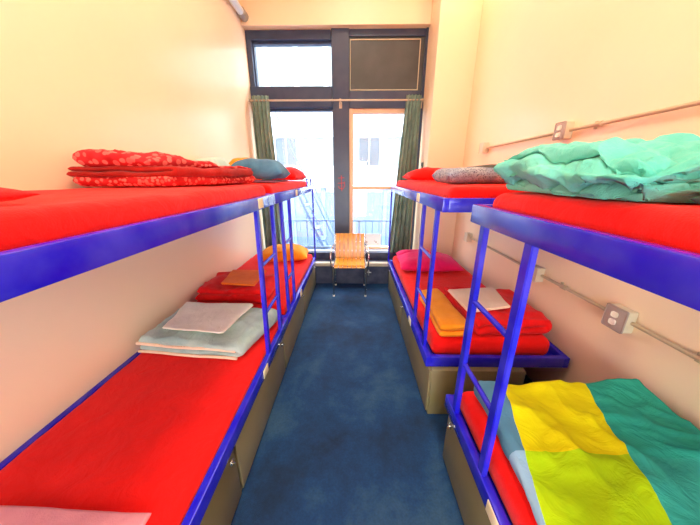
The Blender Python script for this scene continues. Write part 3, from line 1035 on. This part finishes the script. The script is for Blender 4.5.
# ------------------------------------------------------------------ chair
def chair():
    cx, yb_, yf_ = -0.055, 3.66, 3.28
    t = thing('chair', (cx, 3.46, 0), 'honey wood slatted armchair on a chrome tube frame below the windows', 'chair')
    hw = 0.215
    seat_z = 0.44
    # seat slats run front to back, dipping a little to the rear
    nsl = 7
    w = 2 * (hw - 0.012) / nsl
    for k in range(nsl):
        x0 = cx - hw + 0.012 + k * w
        m = MB()
        prof = [(yf_ - 0.015, seat_z - 0.02), (yf_, seat_z + 0.004), (yf_ + 0.06, seat_z + 0.008), (yf_ + 0.2, seat_z - 0.008), (yb_ - 0.035, seat_z - 0.004)]
        vs = []
        for (y, z) in prof:
            vs += [(x0 + 0.003, y, z - 0.006), (x0 + w - 0.003, y, z - 0.006), (x0 + w - 0.003, y, z + 0.006), (x0 + 0.003, y, z + 0.006)]
        fs = []
        for i in range(len(prof) - 1):
            for j in range(4):
                fs.append((i * 4 + j, i * 4 + (j + 1) % 4, i * 4 + 4 + (j + 1) % 4, i * 4 + 4 + j))
        fs += [(0, 1, 2, 3), tuple(len(vs) - 4 + j for j in range(4))]
        m.add(vs, fs)
        m.build('seat_slat', 'slat', t)
    for k in range(nsl):
        x0 = cx - hw + 0.012 + k * w
        m = MB()
        prof = [(yb_ - 0.004, seat_z - 0.012), (yb_ + 0.008, seat_z + 0.11), (yb_ + 0.03, seat_z + 0.235), (yb_ + 0.060, seat_z + 0.342)]
        vs = []
        for (y, z) in prof:
            vs += [(x0 + 0.003, y - 0.007, z), (x0 + w - 0.003, y - 0.007, z), (x0 + w - 0.003, y + 0.005, z), (x0 + 0.003, y + 0.005, z)]
        fs = []
        for i in range(len(prof) - 1):
            for j in range(4):
                fs.append((i * 4 + j, i * 4 + (j + 1) % 4, i * 4 + 4 + (j + 1) % 4, i * 4 + 4 + j))
        fs += [(0, 1, 2, 3), tuple(len(vs) - 4 + j for j in range(4))]
        m.add(vs, fs)
        m.build('back_slat', 'slat', t)
    r = 0.011
    for s in (-1, 1):
        x = cx + s * hw
        MB().tube([(x, yf_ + 0.015, 0.0), (x, yf_ + 0.015, 0.40), (x + s * 0.004, yf_ + 0.015, 0.425)], r, 10).build('leg', 'chrome', t)
        MB().tube([(x, yb_ + 0.02, 0.0), (x, yb_ + 0.015, 0.30), (x, yb_ + 0.02, 0.44), (x, yb_ + 0.068, 0.775)], r, 10).build('leg', 'chrome', t)
        # arm loop: up from the seat front, back along the arm to the back upright
        xo = x + s * 0.028
        pts = [(x, yf_ + 0.015, 0.415), (xo, yf_ + 0.012, 0.44), (xo + s * 0.004, yf_ + 0.005, 0.50), (xo + s * 0.004, yf_ + 0.005, 0.58), (xo, yf_ + 0.02, 0.622), (xo, yf_ + 0.06, 0.636), (xo, yf_ + 0.2, 0.638), (xo - s * 0.004, yb_ - 0.02, 0.632), (x, yb_ + 0.045, 0.62)]
        MB().tube(pts, r * 0.95, 10).build('arm', 'chrome', t)
        MB().tube([(x, yf_ + 0.015, 0.415), (x, yb_ + 0.02, 0.415)], 0.009, 8).build('side_rail', 'chrome', t)
        for (yq) in (yf_ + 0.015, yb_ + 0.02):
            MB().tube([(x, yq, 0.0), (x, yq, 0.02)], 0.0145, 10).build('foot_cap', 'ivory', t)
    MB().tube([(cx - hw, yf_ + 0.03, 0.413), (cx + hw, yf_ + 0.03, 0.413)], 0.009, 8).build('cross_rail', 'chrome', t)
    MB().tube([(cx - hw, yb_ + 0.012, 0.413), (cx + hw, yb_ + 0.012, 0.413)], 0.009, 8).build('cross_rail', 'chrome', t)
    MB().tube([(cx - hw, yb_ + 0.052, 0.66), (cx + hw, yb_ + 0.052, 0.66)], 0.008, 8).build('back_rail', 'chrome', t)


chair()

# valve on the navy base
vt = thing('radiator_valve', (0.20, 3.70, 0.15), 'small steel valve on the navy base right of the chair', 'valve')
MB().tube([(0.22, 3.741, 0.20), (0.22, 3.70, 0.20)], 0.012, 10).build('valve_body', 'steel', vt)
MB().tube([(0.20, 3.695, 0.20), (0.26, 3.695, 0.20)], 0.009, 8).build('handle', 'steel', vt)
MB().tube([(0.22, 3.705, 0.15), (0.22, 3.705, 0.235)], 0.009, 8).build('stem', 'steel', vt)

# ------------------------------------------------------------------ outside
FY = 15.0
fb = thing('building', (0, FY, -4), 'white building across the street seen through the windows', 'building')
MB().box(-14, 14, FY + 0.1, FY + 6, -4, 9.0).build('wall', 'white', fb, smooth=False)
MB().box(-14, 14, FY - 0.25, FY + 0.1, 0.95, 2.05, 0.02).build('cornice', 'white', fb, smooth=False)
MB().box(-14, 14, FY - 0.12, FY + 0.1, 3.45, 4.6, 0.02).build('ledge', 'white', fb, smooth=False)
for i in range(-9, 10):
    x0 = i * 1.45 + 0.2
    g = MB().box(x0, x0 + 1.15, FY + 0.02, FY + 0.12, 2.12, 3.40).build('window', 'wingrey' if i % 3 == 0 else 'winout', fb, smooth=False)
    mm = MB()
    for xx in (x0 - 0.02, x0 + 0.55, x0 + 1.11):
        mm.box(xx, xx + 0.06, FY - 0.03, FY + 0.03, 2.12, 3.40, 0.008)
    sub(mm, 'mullion', 'white', g)
for i in range(-9, 10):
    x0 = i * 1.45 + 0.2
    MB().box(x0, x0 + 1.15, FY + 0.02, FY + 0.12, 4.9, 7.4).build('window', 'winout', fb, smooth=False)
for i in range(-8, 9):
    x0 = i * 1.7
    MB().box(x0 + 0.12, x0 + 1.6, FY - 0.02, FY + 0.12, -3.6, 0.7).build('shop_window', 'shop', fb, smooth=False)
    MB().box(x0 - 0.10, x0 + 0.12, FY - 0.1, FY + 0.11, -4, 0.95, 0.02).build('pilaster', 'facadegrey', fb, smooth=False)
struct(MB().box(-16, 16, 4.6, 21, -4.2, -4.0).build('street_ground', 'street', smooth=False))

# balcony railing and fire escape stair outside the windows
rl = thing('railing', (0.1, 5.0, -0.2), 'pale blue iron railing just outside the windows', 'railing')
MB().tube([(-1.9, 5.0, 0.76), (2.1, 5.0, 0.76)], 0.018, 8).build('top_rail', 'railout', rl)
MB().tube([(-1.9, 5.0, -0.1), (2.1, 5.0, -0.1)], 0.014, 8).build('bottom_rail', 'railout', rl)
for i in range(33):
    x = -1.9 + i * 0.125
    MB().tube([(x, 5.0, -0.1), (x, 5.0, 0.76)], 0.0075 if i % 8 else 0.018, 6).build('baluster', 'railout', rl)
MB().box(-1.95, 2.15, 4.5, 5.1, -0.25, -0.1, 0.01).build('platform', 'railout', rl, smooth=False)
fe = thing('fire_escape_stair', (-0.85, 5.3, -0.1), 'pale blue iron fire escape stair outside the left window', 'stair')
for y in (5.16, 5.66):
    A, B = Vector((-1.12, y, 1.35)), Vector((-0.42, y, -0.24))
    MB().tube([A, B], 0.035, 8).build('stringer', 'escape', fe)
    A, B = Vector((-1.55, y, 3.0)), Vector((-0.30, y, 0.15))
    MB().tube([A, B], 0.013, 8).build('handrail', 'escape', fe)
for k in range(7):
    p = Vector((-1.12, 5.41, 1.35)).lerp(Vector((-0.42, 5.41, -0.24)), (k + 0.5) / 7)
    MB().box(p.x - 0.08, p.x + 0.08, 5.17, 5.65, p.z - 0.012, p.z + 0.012, 0.003).build('tread', 'escape', fe)

# ------------------------------------------------------------------ light
w = bpy.data.worlds.new('World')
S.world = w
w.use_nodes = True
bg = w.node_tree.nodes['Background']
bg.inputs['Color'].default_value = (0.80, 0.91, 1.0, 1)
bg.inputs['Strength'].default_value = 15.0


def light(name, kind, loc, energy, color, size=None, rot=None, **kw):
    d = bpy.data.lights.new(name, kind)
    d.energy = energy
    d.color = color
    if kind == 'AREA':
        d.shape = 'RECTANGLE'
        d.size, d.size_y = size
    elif kind in ('POINT', 'SPOT'):
        d.shadow_soft_size = size
    elif kind == 'SUN':
        d.angle = size
    for k, v in kw.items():
        setattr(d, k, v)
    o = bpy.data.objects.new(name, d)
    o.location = loc
    if rot:
        o.rotation_euler = rot
    COL.objects.link(o)
    return o


light('sun', 'SUN', (0, -5, 20), 1.0, (1.0, 0.97, 0.92), 0.02, (math.radians(48), 0, math.radians(12)))
light('ceiling_lamp_far', 'AREA', (0.0, 2.2, ZT - 0.02), 38, (1.0, 0.91, 0.74), (0.8, 2.2), spread=math.radians(150))
light('ceiling_lamp_near', 'AREA', (0.0, -0.2, ZT - 0.02), 46, (1.0, 0.91, 0.74), (0.8, 2.2), spread=math.radians(150))
light('corner_lamp', 'POINT', (1.12, 3.35, 3.75), 9, (1.0, 0.76, 0.42), 0.06)
light('rear_fill_light', 'AREA', (0.0, YF - 0.05, 1.05), 30, (1.0, 0.93, 0.84), (0.98, 2.05), (math.radians(90), 0, 0))  # added fill behind the camera, brightens the walls between the bunks
po = light('window_portal', 'AREA', (-0.2, YB + 0.2, 1.85), 1, (1, 1, 1), (2.5, 3.1), (math.radians(-90), 0, 0))
po.data.cycles.is_portal = True

# ------------------------------------------------------------------ camera
F, VX, VY = 265.0, 354.0, 176.0
pitch = math.atan2(525 / 2 - VY, F)
yaw = math.atan2(VX - 350, F)
cam = bpy.data.cameras.new('camera')
cam.sensor_fit = 'HORIZONTAL'
cam.sensor_width = 36
cam.lens = F / 700 * 36
cam.clip_start = 0.02
co = bpy.data.objects.new('camera', cam)
co.location = (0, 0, 1.56)
co.rotation_euler = (PI / 2 - pitch, 0, yaw)
COL.objects.link(co)
S.camera = co

S.view_settings.view_transform = 'Standard'
S.view_settings.look = 'None'
S.view_settings.exposure = 0.0
S.view_settings.gamma = 1.0
S.view_settings.use_curve_mapping = False
S.cycles.max_bounces = 10
S.cycles.diffuse_bounces = 6
S.cycles.transparent_max_bounces = 12
